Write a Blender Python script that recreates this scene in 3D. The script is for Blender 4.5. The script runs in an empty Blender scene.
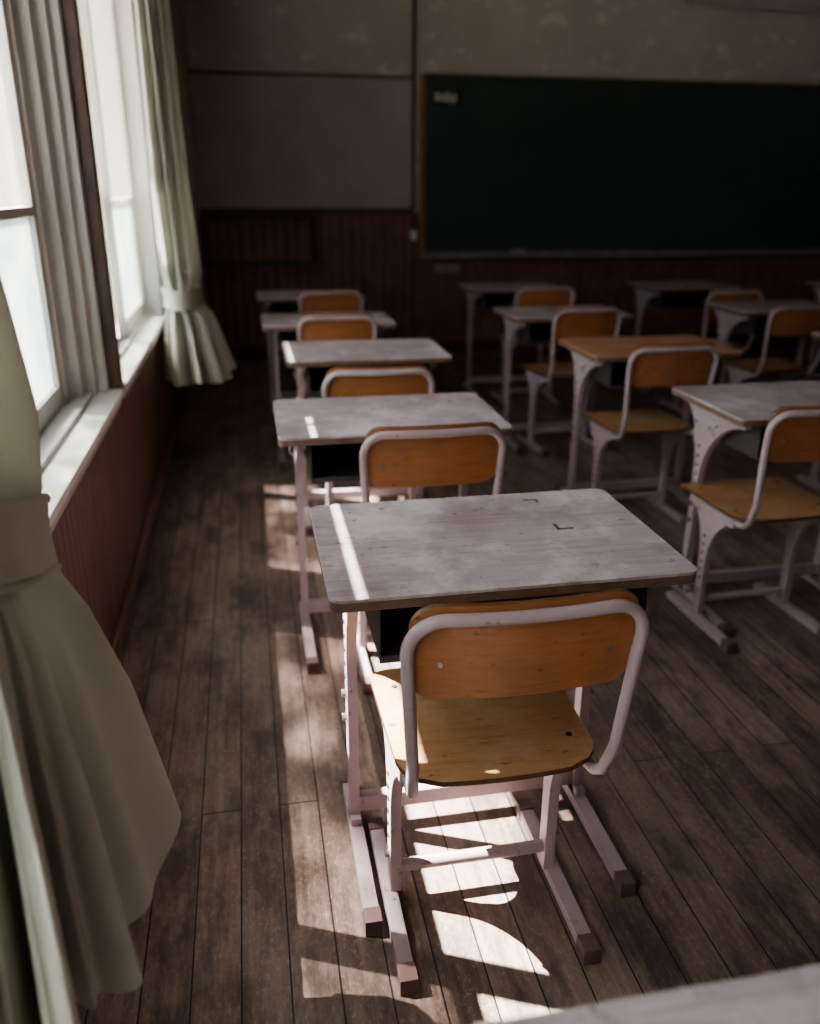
import bpy, bmesh, math, random
from mathutils import Vector, Matrix
random.seed(4)
S = bpy.context.scene
C = S.collection

# ------------------------------------------------------------ node helpers
def mat_new(name):
    m = bpy.data.materials.new(name); m.use_nodes = True
    nt = m.node_tree; nt.nodes.clear()
    out = nt.nodes.new('ShaderNodeOutputMaterial')
    return m, nt, out
def N(nt, t, **kw):
    n = nt.nodes.new(t)
    for k, v in kw.items():
        if k.startswith('_'): setattr(n, k[1:], v)
        else: n.inputs[k.replace('__', ' ')].default_value = v
    return n
def L(nt, a, b): nt.links.new(a, b)
def coords(nt, scale=(1,1,1), rnd=0.0):
    tc = nt.nodes.new('ShaderNodeTexCoord')
    mp = nt.nodes.new('ShaderNodeMapping'); mp.inputs['Scale'].default_value = scale
    if rnd:
        oi = nt.nodes.new('ShaderNodeObjectInfo')
        ml = N(nt, 'ShaderNodeVectorMath', _operation='SCALE'); ml.inputs[0].default_value = (rnd, rnd*.7, rnd*.4)
        L(nt, oi.outputs['Random'], ml.inputs['Scale'])
        ad = N(nt, 'ShaderNodeVectorMath', _operation='ADD')
        L(nt, tc.outputs['Object'], ad.inputs[0]); L(nt, ml.outputs[0], ad.inputs[1])
        L(nt, ad.outputs[0], mp.inputs['Vector'])
    else:
        L(nt, tc.outputs['Object'], mp.inputs['Vector'])
    return mp.outputs[0]
def noise(nt, vec, scale, detail=4, rough=.55):
    n = N(nt, 'ShaderNodeTexNoise', Scale=scale, Detail=detail, Roughness=rough)
    L(nt, vec, n.inputs['Vector']); return n.outputs['Fac']
def ramp(nt, fac, stops):
    r = nt.nodes.new('ShaderNodeValToRGB'); e = r.color_ramp.elements
    while len(e) < len(stops): e.new(.5)
    for i, (p, c) in enumerate(stops):
        e[i].position = p
        e[i].color = (c[0], c[1], c[2], 1) if hasattr(c, '__len__') else (c, c, c, 1)
    L(nt, fac, r.inputs[0]); return r.outputs[0]
def mix(nt, fac, a, b, mode='MIX'):
    m = nt.nodes.new('ShaderNodeMix'); m.data_type = 'RGBA'; m.blend_type = mode
    if hasattr(fac, 'links'): L(nt, fac, m.inputs[0])
    else: m.inputs[0].default_value = fac
    for s, i in ((a, 6), (b, 7)):
        if hasattr(s, 'links'): L(nt, s, m.inputs[i])
        else: m.inputs[i].default_value = (s[0], s[1], s[2], 1)
    return m.outputs[2]
def finish(nt, out, col, rough=.6, metal=0, bump=None, bstr=.2, bdist=.002, spec=.5):
    p = nt.nodes.new('ShaderNodeBsdfPrincipled')
    if hasattr(col, 'links'): L(nt, col, p.inputs['Base Color'])
    else: p.inputs['Base Color'].default_value = (*col, 1)
    if hasattr(rough, 'links'): L(nt, rough, p.inputs['Roughness'])
    else: p.inputs['Roughness'].default_value = rough
    p.inputs['Metallic'].default_value = metal
    p.inputs['Specular IOR Level'].default_value = spec
    if bump is not None:
        b = N(nt, 'ShaderNodeBump', Strength=bstr, Distance=bdist)
        L(nt, bump, b.inputs['Height']); L(nt, b.outputs[0], p.inputs['Normal'])
    L(nt, p.outputs[0], out.inputs[0]); return p

# ------------------------------------------------------------ materials
def m_desktop(name, a, b, c):
    m, nt, out = mat_new(name)
    g = noise(nt, coords(nt, (3, 60, 60), 7), 1.6, 6, .65)
    col = ramp(nt, g, [(.3, a), (.55, b), (.75, a)])
    w = noise(nt, coords(nt, (1, 1, 1), 5), 5.0, 7, .7)
    col = mix(nt, ramp(nt, w, [(.50, 0), (.62, .75)]), col, c)
    w3 = noise(nt, coords(nt, (1.3, 1, 1), 11), 4.0, 7, .72)
    col = mix(nt, ramp(nt, w3, [(.48, 0), (.66, .6)]), col, (.22, .155, .145))
    s = noise(nt, coords(nt, (1, 1, 1), 3), 34, 3, .5)
    col = mix(nt, ramp(nt, s, [(.66, 0), (.72, .7)]), col, (.12, .09, .09))
    finish(nt, out, col, .44, bump=g, bstr=.25, bdist=.001, spec=.4)
    return m
M_TOP = m_desktop('desk_top_laminate', (.31, .25, .275), (.44, .37, .405), (.62, .565, .61))
M_TOPB = m_desktop('desk_top_brown', (.34, .17, .09), (.42, .23, .13), (.46, .33, .24))
def m_ply(name, a, b, c):
    m, nt, out = mat_new(name)
    g = noise(nt, coords(nt, (2.2, 30, 30), 9), 2.2, 6, .6)
    col = ramp(nt, g, [(.28, a), (.5, b), (.72, a)])
    w = noise(nt, coords(nt, (1, 1, 1), 6), 9, 6, .65)
    col = mix(nt, ramp(nt, w, [(.48, 0), (.66, .7)]), col, c)
    s = noise(nt, coords(nt, (1, 2.5, 2.5), 4), 22, 5, .7)
    col = mix(nt, ramp(nt, s, [(.62, 0), (.68, .75)]), col, (.07, .035, .02))
    finish(nt, out, col, .36, bump=g, bstr=.15, bdist=.001)
    return m
M_PLY = m_ply('chair_plywood', (.27, .104, .042), (.37, .157, .065), (.24, .118, .065))
M_PLYS = m_ply('chair_seat_plywood', (.34, .178, .086), (.45, .255, .132), (.48, .34, .23))
def m_paint():
    m, nt, out = mat_new('pale_painted_steel')
    n1 = noise(nt, coords(nt, rnd=8), 5, 4)
    col = ramp(nt, n1, [(.3, (.36, .28, .30)), (.7, (.46, .37, .395))])
    n2 = noise(nt, coords(nt, rnd=5), 42, 5, .65)
    col = mix(nt, ramp(nt, n2, [(.61, 0), (.70, .7)]), col, (.14, .08, .06))
    finish(nt, out, col, .42)
    return m
M_PAINT = m_paint()
def m_simple(name, col, rough=.6, metal=0, var=.25, sc=12, bump=.1):
    m, nt, out = mat_new(name)
    n = noise(nt, coords(nt), sc, 5)
    d = tuple(c*(1-var) for c in col); e = tuple(min(1, c*(1+var)) for c in col)
    finish(nt, out, ramp(nt, n, [(.3, d), (.7, e)]), rough, metal, bump=n, bstr=bump)
    return m
M_EDGE = m_simple('worn_wood_edge', (.15, .095, .072), .6, sc=30)
M_PEDGE = m_simple('dark_ply_edge', (.13, .06, .03), .55, sc=40)
M_TRAY = m_simple('dark_steel_tray', (.05, .045, .047), .5)
M_CAP = m_simple('foot_cap_plastic', (.14, .085, .085), .5)
M_HOLE = m_simple('dark_hole', (.03, .027, .027), .8)
M_TAPE = m_simple('old_tape_residue', (.13, .095, .09), .7, sc=60)
M_SCREW = m_simple('screw_steel', (.3, .28, .26), .35, .9)
M_BRASS = m_simple('blackboard_frame_wood', (.32, .155, .08), .5, sc=20)
M_BROWN = m_simple('dark_brown_trim', (.085, .048, .038), .5, sc=15)
M_WHITE = m_simple('white_plastic', (.8, .8, .76), .5, var=.1)
M_CEIL = m_simple('ceiling_board', (.38, .355, .325), .8, sc=2)
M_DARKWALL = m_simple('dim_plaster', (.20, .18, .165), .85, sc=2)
M_LEDGE = m_simple('chalk_ledge', (.26, .225, .20), .6)
M_EXT = m_simple('exterior_concrete', (.45, .45, .44), .9)
M_GROUND = m_simple('school_yard_ground', (.36, .34, .31), .95, sc=.4)

def m_winpaint():
    m, nt, out = mat_new('window_paint_worn')
    n = noise(nt, coords(nt), 2, 4, .5)
    col = ramp(nt, n, [(.3, (.48, .47, .445)), (.7, (.56, .55, .53))])
    n2 = noise(nt, coords(nt), 30, 5, .65)
    col = mix(nt, ramp(nt, n2, [(.66, 0), (.72, .4)]), col, (.24, .19, .16))
    finish(nt, out, col, .6)
    return m
M_WIN = m_winpaint()
M_SILL = m_simple('sill_white_paint', (.82, .82, .79), .5, sc=9, var=.10)

def m_plaster():
    m, nt, out = mat_new('mottled_plaster')
    n = noise(nt, coords(nt), 1.6, 6, .6)
    col = ramp(nt, n, [(.3, (.45, .405, .355)), (.7, (.57, .52, .46))])
    n2 = noise(nt, coords(nt, (1, 1, 1.6)), 4.5, 8, .72)
    col = mix(nt, ramp(nt, n2, [(.56, 0), (.61, .5)]), col, (.76, .72, .66))
    finish(nt, out, col, .85, bump=n2, bstr=.15)
    return m
M_PLASTER = m_plaster()
def m_pinboard():
    m, nt, out = mat_new('grey_notice_panel')
    n = noise(nt, coords(nt), 2.5, 7, .7)
    col = ramp(nt, n, [(.3, (.40, .355, .325)), (.7, (.52, .465, .43))])
    finish(nt, out, col, .85, bump=noise(nt, coords(nt), 60, 3), bstr=.1)
    return m
M_PIN = m_pinboard()
def m_board():
    m, nt, out = mat_new('green_chalkboard')
    n = noise(nt, coords(nt, (1, 1, 1.5)), 1.2, 5, .6)
    col = ramp(nt, n, [(.3, (.044, .076, .069)), (.75, (.062, .100, .092))])
    finish(nt, out, col, .5, spec=.3)
    return m
M_BOARD = m_board()
def m_wainscot(name, k=1.0):
    m, nt, out = mat_new(name)
    n = noise(nt, coords(nt, (14, 14, 1.4)), 3, 6, .6)
    col = ramp(nt, n, [(.3, (.125*k, .056*k, .042*k)), (.7, (.22*k, .108*k, .082*k))])
    n2 = noise(nt, coords(nt), 4, 5, .6)
    col = mix(nt, ramp(nt, n2, [(.5, 0), (.7, .5)]), col, (.24*k, .16*k, .13*k))
    finish(nt, out, col, .5, bump=n, bstr=.2)
    return m
M_WAIN = m_wainscot('redbrown_wainscot'); M_WAIND = m_wainscot('dark_wainscot', 1.2)
def m_floor():
    m, nt, out = mat_new('worn_floor_planks')
    tc = nt.nodes.new('ShaderNodeTexCoord')
    sp = nt.nodes.new('ShaderNodeSeparateXYZ'); L(nt, tc.outputs['Object'], sp.inputs[0])
    cb = nt.nodes.new('ShaderNodeCombineXYZ'); L(nt, sp.outputs[1], cb.inputs[0]); L(nt, sp.outputs[0], cb.inputs[1])
    br = N(nt, 'ShaderNodeTexBrick', _offset=.37, _offset_frequency=2, Scale=1.0)
    br.inputs['Color1'].default_value = (.2, .2, .2, 1); br.inputs['Color2'].default_value = (.85, .85, .85, 1)
    br.inputs['Mortar'].default_value = (.5, .5, .5, 1)
    br.inputs['Mortar Size'].default_value = .0019; br.inputs['Mortar Smooth'].default_value = .3
    br.inputs['Brick Width'].default_value = 2.6; br.inputs['Row Height'].default_value = .090
    L(nt, cb.outputs[0], br.inputs['Vector'])
    g = noise(nt, coords(nt, (30, 1.3, 1)), 2.0, 8, .7)
    col = ramp(nt, g, [(.30, (.100, .065, .053)), (.5, (.185, .128, .106)), (.70, (.275, .205, .176))])
    col = mix(nt, .35, col, br.outputs['Color'], 'OVERLAY')
    w = noise(nt, coords(nt, (1.5, .6, 1)), 2.6, 8, .7)
    col = mix(nt, ramp(nt, w, [(.44, 0), (.62, .6)]), col, (.35, .275, .243))
    sc = noise(nt, coords(nt, (5, 3, 1)), 22, 6, .8)
    col = mix(nt, ramp(nt, sc, [(.52, 0), (.62, .5)]), col, (.43, .35, .312))
    w2 = noise(nt, coords(nt, (2.0, .7, 1)), 3.5, 8, .75)
    col = mix(nt, ramp(nt, w2, [(.46, 0), (.60, .75)]), col, (.060, .040, .034))
    col = mix(nt, br.outputs['Fac'], col, (.010, .007, .006))
    rr = ramp(nt, sc, [(.35, .36), (.7, .60)])
    h = N(nt, 'ShaderNodeMath', _operation='SUBTRACT'); L(nt, g, h.inputs[0]); L(nt, br.outputs['Fac'], h.inputs[1])
    finish(nt, out, col, rr, bump=h.outputs[0], bstr=.5, bdist=.004)
    return m
M_FLOOR = m_floor()
def m_curtain():
    m, nt, out = mat_new('sage_curtain_cloth')
    n = noise(nt, coords(nt, (1, 1, .4)), 7, 4)
    col = ramp(nt, n, [(.3, (.475, .48, .425)), (.7, (.555, .56, .50))])
    d = nt.nodes.new('ShaderNodeBsdfDiffuse'); t = nt.nodes.new('ShaderNodeBsdfTranslucent')
    L(nt, col, d.inputs[0]); L(nt, col, t.inputs[0])
    w = noise(nt, coords(nt, (400, 400, 400)), 1, 1)
    b = N(nt, 'ShaderNodeBump', Strength=.1, Distance=.001); L(nt, w, b.inputs['Height']); L(nt, b.outputs[0], d.inputs['Normal'])
    x = N(nt, 'ShaderNodeMixShader'); x.inputs[0].default_value = .22
    L(nt, d.outputs[0], x.inputs[1]); L(nt, t.outputs[0], x.inputs[2]); L(nt, x.outputs[0], out.inputs[0])
    return m
M_CURT = m_curtain()
def m_glass():
    m, nt, out = mat_new('clear_window_glass')
    t = nt.nodes.new('ShaderNodeBsdfTransparent'); t.inputs[0].default_value = (.93, .95, .96, 1)
    g = nt.nodes.new('ShaderNodeBsdfGlossy'); g.inputs['Roughness'].default_value = .05
    n = noise(nt, coords(nt), 3, 3)
    r = ramp(nt, n, [(.3, .04), (.7, .09)])
    x = nt.nodes.new('ShaderNodeMixShader'); L(nt, r, x.inputs[0])
    L(nt, t.outputs[0], x.inputs[1]); L(nt, g.outputs[0], x.inputs[2]); L(nt, x.outputs[0], out.inputs[0])
    return m
M_GLASS = m_glass()
def m_frost():
    m, nt, out = mat_new('frosted_window_glass')
    t = nt.nodes.new('ShaderNodeBsdfTranslucent')
    n = noise(nt, coords(nt), 2.2, 5, .6)
    L(nt, ramp(nt, n, [(.3, (.24, .285, .295)), (.7, (.35, .405, .405))]), t.inputs[0])
    d = nt.nodes.new('ShaderNodeBsdfDiffuse'); d.inputs[0].default_value = (.5, .55, .54, 1)
    x = nt.nodes.new('ShaderNodeMixShader'); x.inputs[0].default_value = .2
    L(nt, t.outputs[0], x.inputs[1]); L(nt, d.outputs[0], x.inputs[2])
    c = nt.nodes.new('ShaderNodeBsdfTransparent')
    n2 = noise(nt, coords(nt), 4, 4, .5)
    y = nt.nodes.new('ShaderNodeMixShader'); L(nt, ramp(nt, n2, [(.35, .10), (.68, .38)]), y.inputs[0])
    L(nt, x.outputs[0], y.inputs[1]); L(nt, c.outputs[0], y.inputs[2]); L(nt, y.outputs[0], out.inputs[0])
    return m
M_FROST = m_frost()

# ------------------------------------------------------------ mesh builder
class B:
    def __init__(s): s.bm = bmesh.new(); s.mats = []
    def mi(s, m):
        if m not in s.mats: s.mats.append(m)
        return s.mats.index(m)
    def face(s, vs, mi):
        try: f = s.bm.faces.new(vs); f.material_index = mi; return f
        except ValueError: return None
    def box(s, x0, x1, y0, y1, z0, z1, m):
        mi = s.mi(m)
        v = [s.bm.verts.new(p) for p in ((x0,y0,z0),(x1,y0,z0),(x1,y1,z0),(x0,y1,z0),(x0,y0,z1),(x1,y0,z1),(x1,y1,z1),(x0,y1,z1))]
        for q in ((0,3,2,1),(4,5,6,7),(0,1,5,4),(1,2,6,5),(2,3,7,6),(3,0,4,7)): s.face([v[i] for i in q], mi)
    def prism(s, poly, x0, x1, m):
        mi = s.mi(m)
        a = [s.bm.verts.new((x0, p[0], p[1])) for p in poly]; b = [s.bm.verts.new((x1, p[0], p[1])) for p in poly]
        s.face(a, mi); s.face(b[::-1], mi)
        for i in range(len(poly)):
            j = (i+1) % len(poly); s.face([a[i], b[i], b[j], a[j]], mi)
    def tube(s, pts, r, m, seg=16, cap=True):
        mi = s.mi(m); P = [Vector(p) for p in pts]; rings = []; nrm = None
        for i, p in enumerate(P):
            t = ((P[i+1]-p).normalized() if i < len(P)-1 else Vector()) + ((p-P[i-1]).normalized() if i else Vector())
            t.normalize()
            if nrm is None:
                nrm = t.orthogonal().normalized()
            nrm = (nrm - t*nrm.dot(t)).normalized(); bn = t.cross(nrm)
            rings.append([s.bm.verts.new(p + (nrm*math.cos(a)+bn*math.sin(a))*r) for a in [2*math.pi*k/seg for k in range(seg)]])
        for i in range(len(rings)-1):
            for k in range(seg):
                s.face([rings[i][k], rings[i][(k+1)%seg], rings[i+1][(k+1)%seg], rings[i+1][k]], mi)
        if cap: s.face(rings[0][::-1], mi); s.face(rings[-1], mi)
    def disc(s, c, ax, r, h, m, seg=14):
        c = Vector(c); ax = Vector(ax).normalized(); s.tube([c-ax*h/2, c+ax*h/2], r, m, seg)
    def rowslab(s, rows, nx, fn, th, m, medge=None, skew=None):
        mi = s.mi(m); me = s.mi(medge or m); top = []; bot = []
        for v, hw in rows:
            ra, rb = [], []
            for i in range(nx+1):
                x = hw*(2*i/nx-1); p = Vector(fn(x, v)); ra.append(s.bm.verts.new(p)); rb.append(s.bm.verts.new(p+Vector(th)))
            top.append(ra); bot.append(rb)
        n = len(rows)
        for j in range(n-1):
            for i in range(nx):
                s.face([top[j][i], top[j][i+1], top[j+1][i+1], top[j+1][i]], mi)
                s.face([bot[j][i+1], bot[j][i], bot[j+1][i], bot[j+1][i+1]], mi)
            s.face([top[j][0], top[j+1][0], bot[j+1][0], bot[j][0]], me)
            s.face([top[j+1][nx], top[j][nx], bot[j][nx], bot[j+1][nx]], me)
        for i in range(nx):
            s.face([top[0][i+1], top[0][i], bot[0][i], bot[0][i+1]], me)
            s.face([top[-1][i], top[-1][i+1], bot[-1][i+1], bot[-1][i]], me)
    def mesh(s, name, sharp=38):
        bmesh.ops.recalc_face_normals(s.bm, faces=s.bm.faces[:])
        me = bpy.data.meshes.new(name); s.bm.to_mesh(me); s.bm.free()
        for m in s.mats: me.materials.append(m)
        me.polygons.foreach_set('use_smooth', [True]*len(me.polygons))
        me.set_sharp_from_angle(angle=math.radians(sharp))
        return me
def put(name, me, loc=(0,0,0), rz=0, bevel=0, parent=None):
    o = bpy.data.objects.new(name, me); C.objects.link(o); o.location = loc; o.rotation_euler[2] = rz
    if bevel:
        b = o.modifiers.new('bevel', 'BEVEL'); b.width = bevel; b.segments = 2; b.limit_method = 'ANGLE'; b.angle_limit = math.radians(40)
    if parent: o.parent = parent
    return o
def rrows(v0, v1, W, r0, r1=None, n=6, mid=6, W1=None):
    r1 = r0 if r1 is None else r1; W1 = W if W1 is None else W1
    R = []
    for i in range(n+1):
        a = math.pi/2*i/n; R.append((v0+r0*(1-math.cos(a)), W - r0*(1-math.sin(a))))
    for i in range(1, mid):
        t = i/mid; R.append((v0+r0+(v1-r1-v0-r0)*t, W+(W1-W)*t))
    for i in range(n, -1, -1):
        a = math.pi/2*i/n; R.append((v1-r1*(1-math.cos(a)), W1 - r1*(1-math.sin(a))))
    return R

# ------------------------------------------------------------ desk
def curve_leg(yt0, yt1, zt, yp0, yp1, zp, zb, n=8, lip=.03):
    P = [(yt0, zt), (yt0, zt-lip)]
    for i in range(1, n+1):
        t = i/n; P.append((yt0+(yp0-yt0)*math.sin(t*math.pi/2)**1.1, (zt-lip)+(zp-zt+lip)*(1-math.cos(t*math.pi/2))))
    P.append((yp0, zb)); P.append((yp1, zb))
    for i in range(n, 0, -1):
        t = i/n; P.append((yt1+(yp1-yt1)*math.sin(t*math.pi/2)**1.1, (zt-lip)+(zp-zt+lip)*(1-math.cos(t*math.pi/2))))
    P += [(yt1, zt-lip), (yt1, zt)]
    return P
def desk_mesh(name, mtop):
    b = B()
    rows = rrows(-.225, .225, .330, .022, n=5, mid=4)
    b.rowslab(rows, 8, lambda x, y: (x, y, .737), (0, 0, -.006), mtop)
    rows = rrows(-.2245, .2245, .3295, .022, n=5, mid=4)
    b.rowslab(rows, 8, lambda x, y: (x, y, .731), (0, 0, -.017), M_EDGE)
    b.box(-.245, .245, -.20, .165, .600, .603, M_TRAY)
    b.box(-.245, .245, .162, .165, .603, .714, M_TRAY)
    b.box(-.245, -.242, -.20, .162, .603, .714, M_TRAY)
    b.box(.242, .245, -.20, .162, .603, .714, M_TRAY)
    b.box(-.245, .245, -.203, -.197, .598, .612, M_TRAY)
    for sx in (-1, 1):
        x0, x1 = sorted((sx*.254, sx*.276))
        poly = curve_leg(-.165, .185, .714, .064, .098, .44, .028)
        b.prism(poly, x0, x1, M_PAINT)
        xo = sx*.277
        for k in range(6): b.disc((xo, .081, .40+k*.033), (1,0,0), .005, .003, M_HOLE, 12)
        for y, z in ((-.12, .697), (.0, .697), (.14, .697), (.03, .64), (.12, .64)): b.disc((xo, y, z), (1,0,0), .006, .005, M_SCREW, 10)
        b.tube([(xo, -.02, .66), (xo+sx*.014, -.02, .655), (xo+sx*.018, -.02, .64), (xo+sx*.014, -.02, .628), (xo+sx*.006, -.02, .63)], .0025, M_SCREW, 8)
        b.disc((xo+sx*.004, .081, .36), (1,0,0), .009, .010, M_SCREW, 6)
        b.disc((xo+sx*.004, .081, .30), (1,0,0), .009, .010, M_SCREW, 6)
        f0, f1 = sorted((sx*.250, sx*.280))
        b.box(f0, f1, -.195, .20, .006, .032, M_PAINT)
        b.box(f0-.002, f1+.002, -.228, -.190, 0, .036, M_CAP)
        b.box(f0-.002, f1+.002, .195, .228, 0, .036, M_CAP)
        b.box(f0+.004, f1-.004, .045, .12, .03, .05, M_PAINT)
    b.box(-.254, .254, .070, .095, .050, .088, M_PAINT)
    b.box(-.254, .254, .150, .162, .56, .604, M_PAINT)
    return b.mesh(name)
ME_DESK = desk_mesh('school_desk_mesh', M_TOP); ME_DESKB = desk_mesh('school_desk_brown_mesh', M_TOPB)

# ------------------------------------------------------------ chair
def chair_mesh():
    b = B()
    def lean(z): return -.028*(z-.45)/.35
    def bow(x): return -.022*(1-(x/.19)**2)
    rows = rrows(.634, .802, .178, .040, .042, n=7, mid=5, W1=.181)
    def fb(x, z): return (x, .012 + lean(z) + bow(x)*.9, z)
    b.rowslab(rows, 18, fb, (0, .011, 0), M_PLY, M_PEDGE)
    pts = []
    r = .058; W = .186; zt = .784
    low = [(-.158, .33, .404), (-.160, .20, .404), (-.162, .10, .405), (-.164, .055, .412), (-.167, .028, .432), (-.170, .016, .462)]
    pts += low
    for z in (.50, .56, .62, .68): pts.append((-.172-.013*(z-.5)/.2, lean(z)+.004, z))
    for i in range(9):
        a = math.pi - math.pi/2*i/8; x = -W + r + r*math.cos(a); z = zt-r+r*math.sin(a)
        pts.append((x, lean(z)+bow(x)*.9+.002 if abs(x) < .19 else lean(z)+.002, z))
    for i in range(1, 12):
        x = (-W+r) + (2*(W-r))*i/12; pts.append((x, lean(zt)+bow(x)*.9+.002, zt))
    pts += [(-p[0], p[1], p[2]) for p in pts[:len(pts)-11]][::-1]
    b.tube(pts, .0105, M_PAINT, 16)
    for x in (-.135, .135):
        b.disc((x, fb(x, .70)[1]-.001, .70), (0,1,0), .005, .003, M_SCREW, 10)
    R = []
    y0, y1 = .045, .425
    for k in range(25):
        t = k/24; y = y0+(y1-y0)*t
        w = .180 + .009*t
        r0 = .070; r1 = .045
        if y-y0 < r0: w -= r0*(1-math.sqrt(max(0, 1-((r0-(y-y0))/r0)**2)))*.95
        if y1-y < r1: w -= r1*(1-math.sqrt(max(0, 1-((r1-(y1-y))/r1)**2)))
        R.append((y, w))
    def fs(x, y):
        t = (y-y0)/(y1-y0)
        z = .437 - .010*math.sin(math.pi*min(1, t*1.15)) * (1-(x/.2)**2) - .012*max(0, (t-.8)/.2)**2
        return (x, y - .014*(1-(x/.17)**2)*(1-t), z)
    b.rowslab(R, 14, fs, (0, 0, -.011), M_PLYS, M_PEDGE)
    for x in (-.145, .145):
        for y in (.13, .34): b.disc((x, y, fs(x, y)[2]+.0005), (0,0,1), .006, .003, M_HOLE, 10)
    b.box(-.165, .165, .14, .165, .402, .418, M_PAINT); b.box(-.165, .165, .31, .335, .402, .418, M_PAINT)
    for sx in (-1, 1):
        x0, x1 = sorted((sx*.152, sx*.174))
        b.prism(curve_leg(.095, .325, .414, .217, .253, .21, .028, lip=.025), x0, x1, M_PAINT)
        xo = sx*.175
        for k in range(6): b.disc((xo, .235, .16+k*.030), (1,0,0), .005, .003, M_HOLE, 12)
        for y in (.13, .29): b.disc((xo, y, .385), (1,0,0), .0055, .005, M_SCREW, 10)
        b.disc((xo+sx*.003, .235, .115), (1,0,0), .009, .010, M_SCREW, 6)
        f0, f1 = sorted((sx*.160, sx*.190))
        b.box(f0, f1, .035, .405, .006, .030, M_PAINT)
        b.box(f0-.002, f1+.002, .002, .042, 0, .036, M_CAP)
        b.box(f0-.002, f1+.002, .398, .432, 0, .034, M_CAP)
    b.tube([(-.165, .235, .078), (.165, .235, .078)], .013, M_PAINT, 16)
    return b.mesh('school_chair_mesh')
ME_CHAIR = chair_mesh()

desks = [(.431,1.455,0,0),(.389,2.43,0,0),(.465,3.50,.0,0),(.395,4.40,.0,0),(.390,5.50,0,0),(.455,.242,0,0),
         (1.735,2.40,0,0),(1.69,3.40,-.01,1),(1.69,4.46,0,0),(1.80,5.75,.0,0),
         (3.03,5.65,0,0),(3.01,4.49,0,0),(2.94,3.38,0,0),(4.33,5.45,0,0),(4.33,4.40,0,0)]
D = [put('school_desk', ME_DESKB if k else ME_DESK, (x, y, 0), r, .0015) for x, y, r, k in desks]
chairs = [(.385,1.085,0),(.452,2.065,.01),(.425,2.83,-.02),(.42,4.12,.02),(.49,5.14,0),
          (1.605,2.085,.03),(1.635,3.07,.03),(1.72,4.18,.10),(1.84,5.18,0),
          (2.92,4.80,.05),(2.89,4.10,.05),(2.97,3.0,0),(4.3,5.0,0)]
for x, y, r in chairs: put('school_chair', ME_CHAIR, (x, y, 0), r, .0012)
b = B()
b.box(.145,.180,.005,.012,.7372,.7376,M_TAPE); b.box(.145,.152,.005,.035,.7372,.7376,M_TAPE)
b.box(.13,.160,.175,.181,.7372,.7376,M_TAPE); b.box(.154,.160,.160,.181,.7372,.7376,M_TAPE)
put('tape_marks', b.mesh('tape_marks'), parent=D[0])

# ------------------------------------------------------------ room shell
XL, XR, Y0, Y1, H = -.48, 6.2, -2.0, 7.3, 3.0
b = B(); b.box(XL-.25, XR, Y0, Y1, -.1, 0, M_FLOOR); put('floor', b.mesh('floor'))
b = B(); b.box(XL-.3, XR+.2, Y0-.2, Y1+.2, H, H+.1, M_CEIL); put('ceiling', b.mesh('ceiling'))
b = B(); b.box(XR, XR+.1, Y0, Y1, 0, H, M_DARKWALL); b.box(XR-.02, XR, Y0, Y1, 0, 1.18, M_WAIN); put('wall_right', b.mesh('wall_right'))
b = B(); b.box(XL-.3, XR+.1, Y0-.1, Y0, 0, H, M_DARKWALL); put('wall_rear', b.mesh('wall_rear'))
b = B()
b.box(XL-.3, XR+.1, Y1, Y1+.12, 0, H, M_PLASTER)
b.box(-.33, 1.385, Y1-.012, Y1, 1.20, 2.17, M_PIN)
x = -.33
while x < XR:
    b.box(x, min(x+.086, XR), Y1-.020, Y1-.001, .0, 1.17, M_WAIND); x += .09
put('wall_blackboard_side', b.mesh('wall_bb'), bevel=.002)
b = B()
b.box(-.33, 1.40, Y1-.035, Y1, 1.17, 1.205, M_BROWN); b.box(1.40, XR, Y1-.03, Y1, .78, .80, M_BROWN)
b.box(-.33, 1.40, Y1-.022, Y1, 2.165, 2.185, M_BROWN)
b.box(1.392, 1.412, Y1-.030, Y1, 0, H, M_BROWN)
put('trim_1', b.mesh('trim_1'), bevel=.002)
b = B(); b.box(-.33, XR, Y1-.04, Y1-.018, 0, .10, M_BROWN); put('baseboard_blackboard_side', b.mesh('bb1'), bevel=.002)
b = B(); b.box(XL, -.33, Y1-.12, Y1, 0, H, M_PIN); put('trim_2', b.mesh('corner_post'), bevel=.003)

XO = XL-.28
SILL = .68; HEAD = 2.5
b = B()
b.box(XO, XL-.012, Y0, Y1, 0, SILL-.03, M_DARKWALL)
b.box(XO, XL-.03, Y0, Y1, SILL-.03, SILL-.006, M_DARKWALL)
b.box(XO, XL, Y0, Y1, HEAD, H, M_PLASTER)
b.box(XO, XL, Y0, -.95, SILL, HEAD, M_PLASTER)
b.box(XO, XL, 5.02, Y1, SILL, HEAD, M_PLASTER)
b.box(XO, XL-.22, 3.03, 3.20, SILL, HEAD, M_PLASTER)
y = Y0
while y < Y1-.16:
    b.box(XL-.012, XL, y, y+.0575, 0, SILL-.035, M_WAIN); y += .06
put('wall_left', b.mesh('wall_left'), bevel=.0025)
b = B(); b.box(XL, XL+.018, Y0, Y1-.15, 0, .07, M_WAIN)
put('baseboard_left', b.mesh('bl'), bevel=.003)

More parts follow.
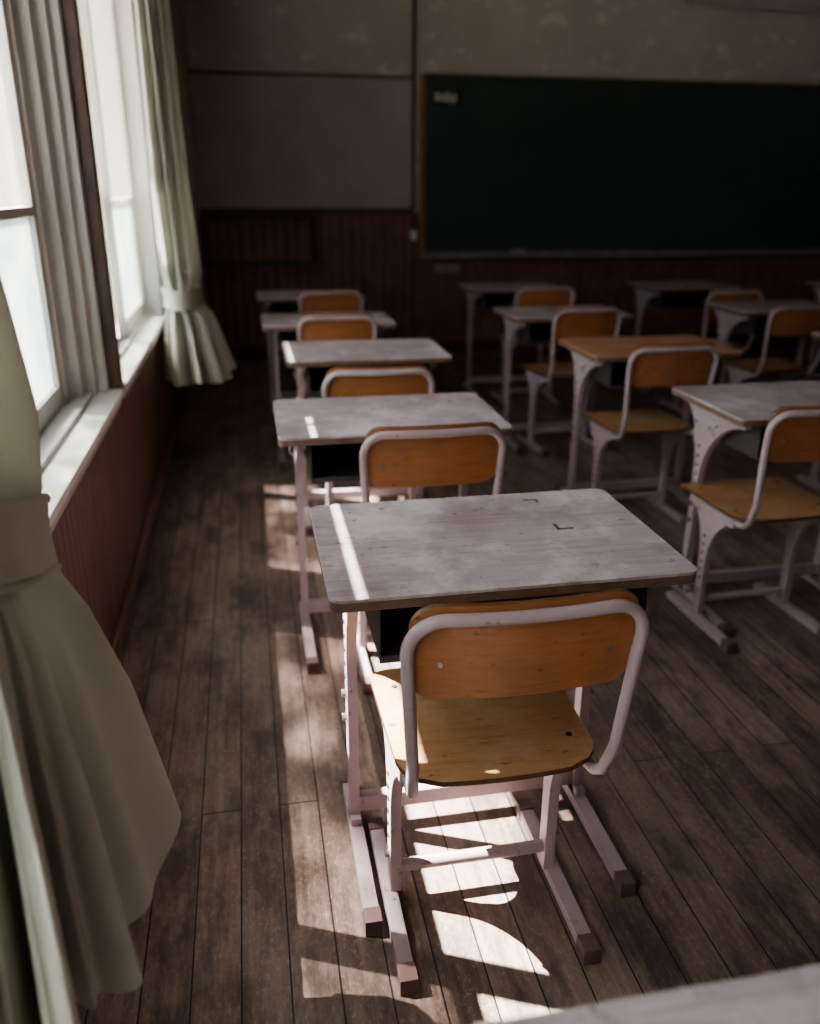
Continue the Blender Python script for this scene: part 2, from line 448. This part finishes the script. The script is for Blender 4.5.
def sash(b, x, y0, y1, z0, z1, zm=1.30):
    w = .052; d = .016
    b.box(x-d, x+d, y0, y0+w, z0, z1, M_WIN); b.box(x-d, x+d, y1-w, y1, z0, z1, M_WIN)
    b.box(x-d, x+d, y0+w, y1-w, z0, z0+.065, M_WIN); b.box(x-d, x+d, y0+w, y1-w, z1-.05, z1, M_WIN)
    b.box(x-d, x+d, y0+w, y1-w, zm-.014, zm+.014, M_WIN)
    b.box(x-.002, x+.002, y0+w, y1-w, z0+.065, zm-.014, M_FROST)
    b.box(x-.002, x+.002, y0+w, y1-w, zm+.014, z1-.05, M_GLASS)
XS = -.452
b = B()
zs = SILL+.035
sash(b, -.615, -.92, .33, zs, HEAD-.03); sash(b, -.575, .28, 1.54, zs, HEAD-.03); sash(b, -.615, 1.49, 2.82, zs, HEAD-.03)
b.box(-.66, -.590, 2.82, 2.91, SILL, HEAD, M_WIN)
b.box(-.66, -.560, 2.91, 2.99, SILL, HEAD, M_WIN)
b.box(-.66, -.530, 2.99, 3.04, SILL, HEAD, M_WIN)
b.box(-.66, -.500, 3.04, 3.080, SILL, HEAD, M_WIN)
b.box(-.66, XL+.020, 3.080, 3.15, SILL-.01, HEAD, M_BROWN)
b.box(-.70, XL, -.95, 3.080, HEAD-.03, HEAD, M_WIN); b.box(-.70, XL, -.95, -.92, SILL, HEAD, M_WIN)
b.box(-.66, XS, -.95, 3.080, SILL-.005, SILL+.018, M_SILL)
b.box(-.66, -.535, -.95, 3.03, SILL+.018, SILL+.033, M_WIN)
b.box(XL+.001, XS-.010, -.95, 3.080, SILL-.035, SILL-.005, M_WIN)
put('window_1', b.mesh('window_1'), bevel=.002)
def win(name, a, c):
    b = B(); m = (a+c)/2
    sash(b, -.615, a+.06, m+.02, zs, HEAD-.03); sash(b, -.575, m-.02, c-.06, zs, HEAD-.03)
    b.box(-.70, -.50, a, a+.06, SILL, HEAD, M_WIN)
    b.box(-.70, XL+.01, c-.06, c, SILL, HEAD, M_WIN)
    b.box(-.70, XL, a, c, HEAD-.03, HEAD, M_WIN)
    b.box(-.66, XS, a, c+.04, SILL-.005, SILL+.018, M_SILL)
    b.box(-.66, -.535, a+.06, c-.06, SILL+.018, SILL+.033, M_WIN)
    b.box(XL+.001, XS-.010, a, c+.02, SILL-.035, SILL-.005, M_WIN)
    put(name, b.mesh(name), bevel=.002)
win('window_2', 3.155, 5.02)

# outside: eave, gutter (both unseen, added to cut the sun band), ground
b = B()
b.box(-1.37, XO, -4, 10, 2.985, 3.10, M_EXT)
b.box(-1.40, -1.34, -4, 10, 2.86, 2.93, M_EXT)
yy = -3.5
while yy < 10: b.box(-1.38, -1.365, yy, yy+.02, 2.92, 3.00, M_EXT); yy += 1.3
put('added_sun_eave', b.mesh('added_eave'))
b = B(); b.box(-60, XO-.02, -40, 60, -.7, -.6, M_GROUND); put('exterior_ground', b.mesh('ground'))

# ------------------------------------------------------------ blackboard
e = bpy.data.objects.new('blackboard', None); C.objects.link(e); e.location = (1.49, Y1, .86)
b = B()
W, HH = 3.75, 1.31
b.box(0, W, -.05, -.022, .0, HH, M_BOARD)
put('board_surface', b.mesh('bs'), parent=e)
b = B()
b.box(-.035, .0, -.075, -.02, -.05, HH+.03, M_BRASS); b.box(W, W+.035, -.075, -.02, -.05, HH+.03, M_BRASS)
b.box(-.035, W+.035, -.075, -.02, HH, HH+.03, M_BROWN)
b.box(-.035, W+.035, -.13, -.02, -.05, -.018, M_LEDGE); b.box(-.035, W+.035, -.132, -.12, -.03, .0, M_LEDGE)
put('board_frame', b.mesh('bf'), bevel=.003, parent=e)
b = B(); b.box(.06, .30, -.056, -.050, HH-.19, HH-.07, M_HOLE); put('room_sign', b.mesh('sg'), parent=e)
tx = bpy.data.curves.new('sign_text', 'FONT'); tx.body = 'S/n3(u)'; tx.size = .085; tx.extrude = .001; tx.offset = .003; tx.materials.append(M_WHITE)
to = bpy.data.objects.new('sign_lettering', tx); C.objects.link(to); to.parent = e; to.location = (.075, -.058, HH-.158); to.rotation_euler = (math.pi/2, 0, 0); to.scale = (.72, 1, 1)
b = B()
for i, x in enumerate((.55, .60, .68)): b.tube([(x, -.10, -.011), (x+.05, -.10, -.011)], .006, M_WHITE, 10)
b.box(.76, .87, -.115, -.075, -.018, .015, M_PIN)
put('chalk_and_eraser', b.mesh('ce'), parent=e)

b = B()
sy = Y1-.17
b.box(-.33, .56, sy, Y1-.021, .775, .80, M_BROWN); b.box(-.33, .56, sy, Y1-.021, 1.13, 1.155, M_BROWN)
b.box(.535, .56, sy, Y1-.021, .80, 1.13, M_BROWN); b.box(-.33, -.305, sy, Y1-.021, .80, 1.13, M_BROWN)
b.box(-.33, .66, sy-.02, Y1-.021, .762, .775, M_LEDGE)
put('wall_shelf', b.mesh('shelf'), bevel=.002)
b = B(); b.box(1.375, 1.425, Y1-.06, Y1-.028, .955, 1.03, M_WHITE); b.box(1.392, 1.408, Y1-.066, Y1-.058, .98, 1.005, M_WHITE)
put('light_switch', b.mesh('sw'), bevel=.003)
b = B(); b.box(1.60, 1.80, Y1-.06, Y1-.021, .70, .755, M_PIN); b.box(1.62,1.78,Y1-.064,Y1-.058,.715,.74,M_SCREW)
put('socket_box', b.mesh('sb'), bevel=.003)
b = B(); b.box(3.4, 4.7, 6.70, 6.82, 2.69, 2.75, M_PIN); b.tube([(3.42, 6.76, 2.675), (4.68, 6.76, 2.675)], .015, M_PIN, 12)
b.tube([(3.7, 6.76, 2.75), (3.7, 6.76, 3.0)], .008, M_PIN, 8); b.tube([(4.4, 6.76, 2.75), (4.4, 6.76, 3.0)], .008, M_PIN, 8)
put('blackboard_light', b.mesh('bl2'), bevel=.003)

# ------------------------------------------------------------ curtains
def interp(keys, z):
    if z >= keys[0][0]: return keys[0][1:]
    for a, c in zip(keys, keys[1:]):
        if c[0] <= z <= a[0]:
            t = (a[0]-z)/(a[0]-c[0])
            return tuple(p+(q-p)*t for p, q in zip(a[1:], c[1:]))
    return keys[-1][1:]
def curtain(name, keys, zt, zb, band, seed, npl=8, slope=0.0, hemz=.018):
    keys = sorted(keys, key=lambda k: -k[0])
    rnd = random.Random(seed); ph = [rnd.uniform(0, 6.28) for _ in range(6)]
    e = bpy.data.objects.new(name, None); C.objects.link(e)
    b = B(); mi = b.mi(M_CURT); nz = 150; na = 440; rings = []
    zc = (band[0]+band[1])/2
    for j in range(nz+1):
        t = j/nz; z = zt+(zb-zt)*t
        ring = []
        wt = math.exp(-((z-zc)/.20)**2)
        for i in range(na):
            a = 2*math.pi*i/na
            cx, cy, rx, ry, amp = interp(keys, z+slope*math.sin(a)*wt)
            aw = a + .22*math.sin(2*a+ph[0]) + .12*math.sin(3*a+ph[1]) + .05*math.sin(z*3+ph[2])
            f = .60*math.sin(npl*aw+ph[3]) + .30*math.sin((npl*2+1)*aw+ph[4]+z*.8) + .28*math.sin(5*aw+ph[5]-z*1.3)
            f = math.copysign(abs(f)**.8, f)
            k = 1+amp*f
            kx = 1+amp*f*1.25
            x = cx+rx*kx*math.cos(a); y = cy+ry*k*math.sin(a)
            x = max(x, (-.455 if z < .63 else -.44))
            zz = z + (hemz*math.sin(3*a+ph[1])+hemz*.9*f)*max(0, (t-.7)/.3)
            ring.append(b.bm.verts.new((x, y, zz)))
        rings.append(ring)
    for j in range(nz):
        for i in range(na): b.face([rings[j][i], rings[j][(i+1)%na], rings[j+1][(i+1)%na], rings[j+1][i]], mi)
    put('curtain_cloth', b.mesh(name+'_cloth', 170), parent=e)
    b = B(); mi = b.mi(M_CURT); rings = []
    z0, z1 = band; prof = [(z0+.004, -.010), (z0-.001, .006), (z0-.002, .016), (z0+.004, .019), (z0+.010, .016), ((z0+z1)/2, .013), (z1-.010, .016), (z1-.004, .019), (z1+.002, .016), (z1+.001, .006), (z1-.004, -.010)]
    for z, d in prof:
        cx, cy, rx, ry, amp = interp(keys, zc); ring = []
        for i in range(na):
            a = 2*math.pi*i/na
            w = .003*math.sin(7*a+z*60)
            ring.append(b.bm.verts.new((max(cx+(rx*1.05+d+w)*math.cos(a), -.445), cy+(ry*1.04+d+w)*math.sin(a), z-slope*math.sin(a)+.002*math.sin(5*a))))
        rings.append(ring)
    for j in range(len(prof)-1):
        for i in range(na): b.face([rings[j][i], rings[j][(i+1)%na], rings[j+1][(i+1)%na], rings[j+1][i]], mi)
    put('tie_band', b.mesh(name+'_band', 60), parent=e)
    return e
curtain('curtain', [(2.72,-.36,.98,.035,.34,.25),(1.40,-.36,1.00,.038,.26,.28),(1.10,-.352,1.05,.048,.225,.32),(1.005,-.345,1.07,.044,.200,.14),(.99,-.345,1.07,.040,.195,.06),
        (.895,-.345,1.07,.040,.195,.06),(.875,-.345,1.07,.046,.200,.18),(.80,-.340,1.05,.060,.212,.34),(.66,-.328,.99,.083,.24,.46),(.46,-.308,.90,.108,.275,.50)], 2.72, .46, (.995,.895), 3, 9, .075, .026)
curtain('curtain', [(2.72,-.34,4.52,.05,.34,.3),(1.4,-.335,4.50,.065,.30,.28),(.98,-.32,4.45,.075,.25,.25),(.90,-.315,4.44,.075,.23,.08),
        (.83,-.315,4.44,.075,.23,.08),(.76,-.30,4.46,.095,.25,.25),(.46,-.27,4.50,.14,.34,.30)], 2.72, .46, (.90,.83), 8, 10)
b = B(); b.tube([(-.35, -1.2, 2.74), (-.35, 6.9, 2.74)], .014, M_SCREW, 12)
for y in (-1.1, 2, 5.3): b.box(XL, -.35, y, y+.02, 2.73, 2.75, M_SCREW)
put('curtain_rail', b.mesh('cr'))

# ------------------------------------------------------------ light
w = bpy.data.worlds.new('sky'); S.world = w; w.use_nodes = True
nt = w.node_tree; bg = nt.nodes['Background']
tc = nt.nodes.new('ShaderNodeTexCoord'); sp = nt.nodes.new('ShaderNodeSeparateXYZ'); L(nt, tc.outputs['Generated'], sp.inputs[0])
r = ramp(nt, sp.outputs[2], [(.0, (.36, .40, .42)), (.15, (.56, .61, .64)), (.55, (1.0, 1.0, 1.0))])
L(nt, r, bg.inputs[0]); bg.inputs[1].default_value = 4.7
sd = bpy.data.lights.new('sun', 'SUN'); sd.energy = 64; sd.angle = .006; sd.color = (1, .92, .83)
so = bpy.data.objects.new('sun', sd); C.objects.link(so)
d = Vector((.68, -.30, -1)); so.rotation_euler = d.to_track_quat('-Z', 'Y').to_euler(); so.location = (-3, 3, 5)
for i, (a, c) in enumerate(((-.9, 3.0), (3.2, 4.95))):
    ld = bpy.data.lights.new('sky_portal', 'AREA'); ld.shape = 'RECTANGLE'; ld.size = HEAD-SILL; ld.size_y = c-a
    ld.cycles.is_portal = True
    o = bpy.data.objects.new('sky_portal', ld); C.objects.link(o)
    o.matrix_world = Matrix(((0,0,-1,-.70),(0,1,0,(a+c)/2),(1,0,0,(HEAD+SILL)/2),(0,0,0,1)))

# ------------------------------------------------------------ camera
cam = bpy.data.cameras.new('camera'); co = bpy.data.objects.new('camera', cam); C.objects.link(co); S.camera = co
f = Vector((.1744, .9164, -.3608)).normalized(); up = Vector((.0633, .3546, .9326)); rt = f.cross(up).normalized(); up = rt.cross(f)
co.matrix_world = Matrix(((rt.x, up.x, -f.x, 0), (rt.y, up.y, -f.y, 0), (rt.z, up.z, -f.z, 1.37), (0, 0, 0, 1)))
cam.sensor_fit = 'HORIZONTAL'; cam.sensor_width = 24; cam.lens = 24*840/820; cam.clip_start = .02
cam.dof.use_dof = True; cam.dof.focus_distance = 1.5; cam.dof.aperture_fstop = 1.7
try:
    S.view_settings.view_transform = 'AgX'; S.view_settings.look = 'AgX - Medium High Contrast'; S.view_settings.exposure = .4
except Exception as ex: print(ex)
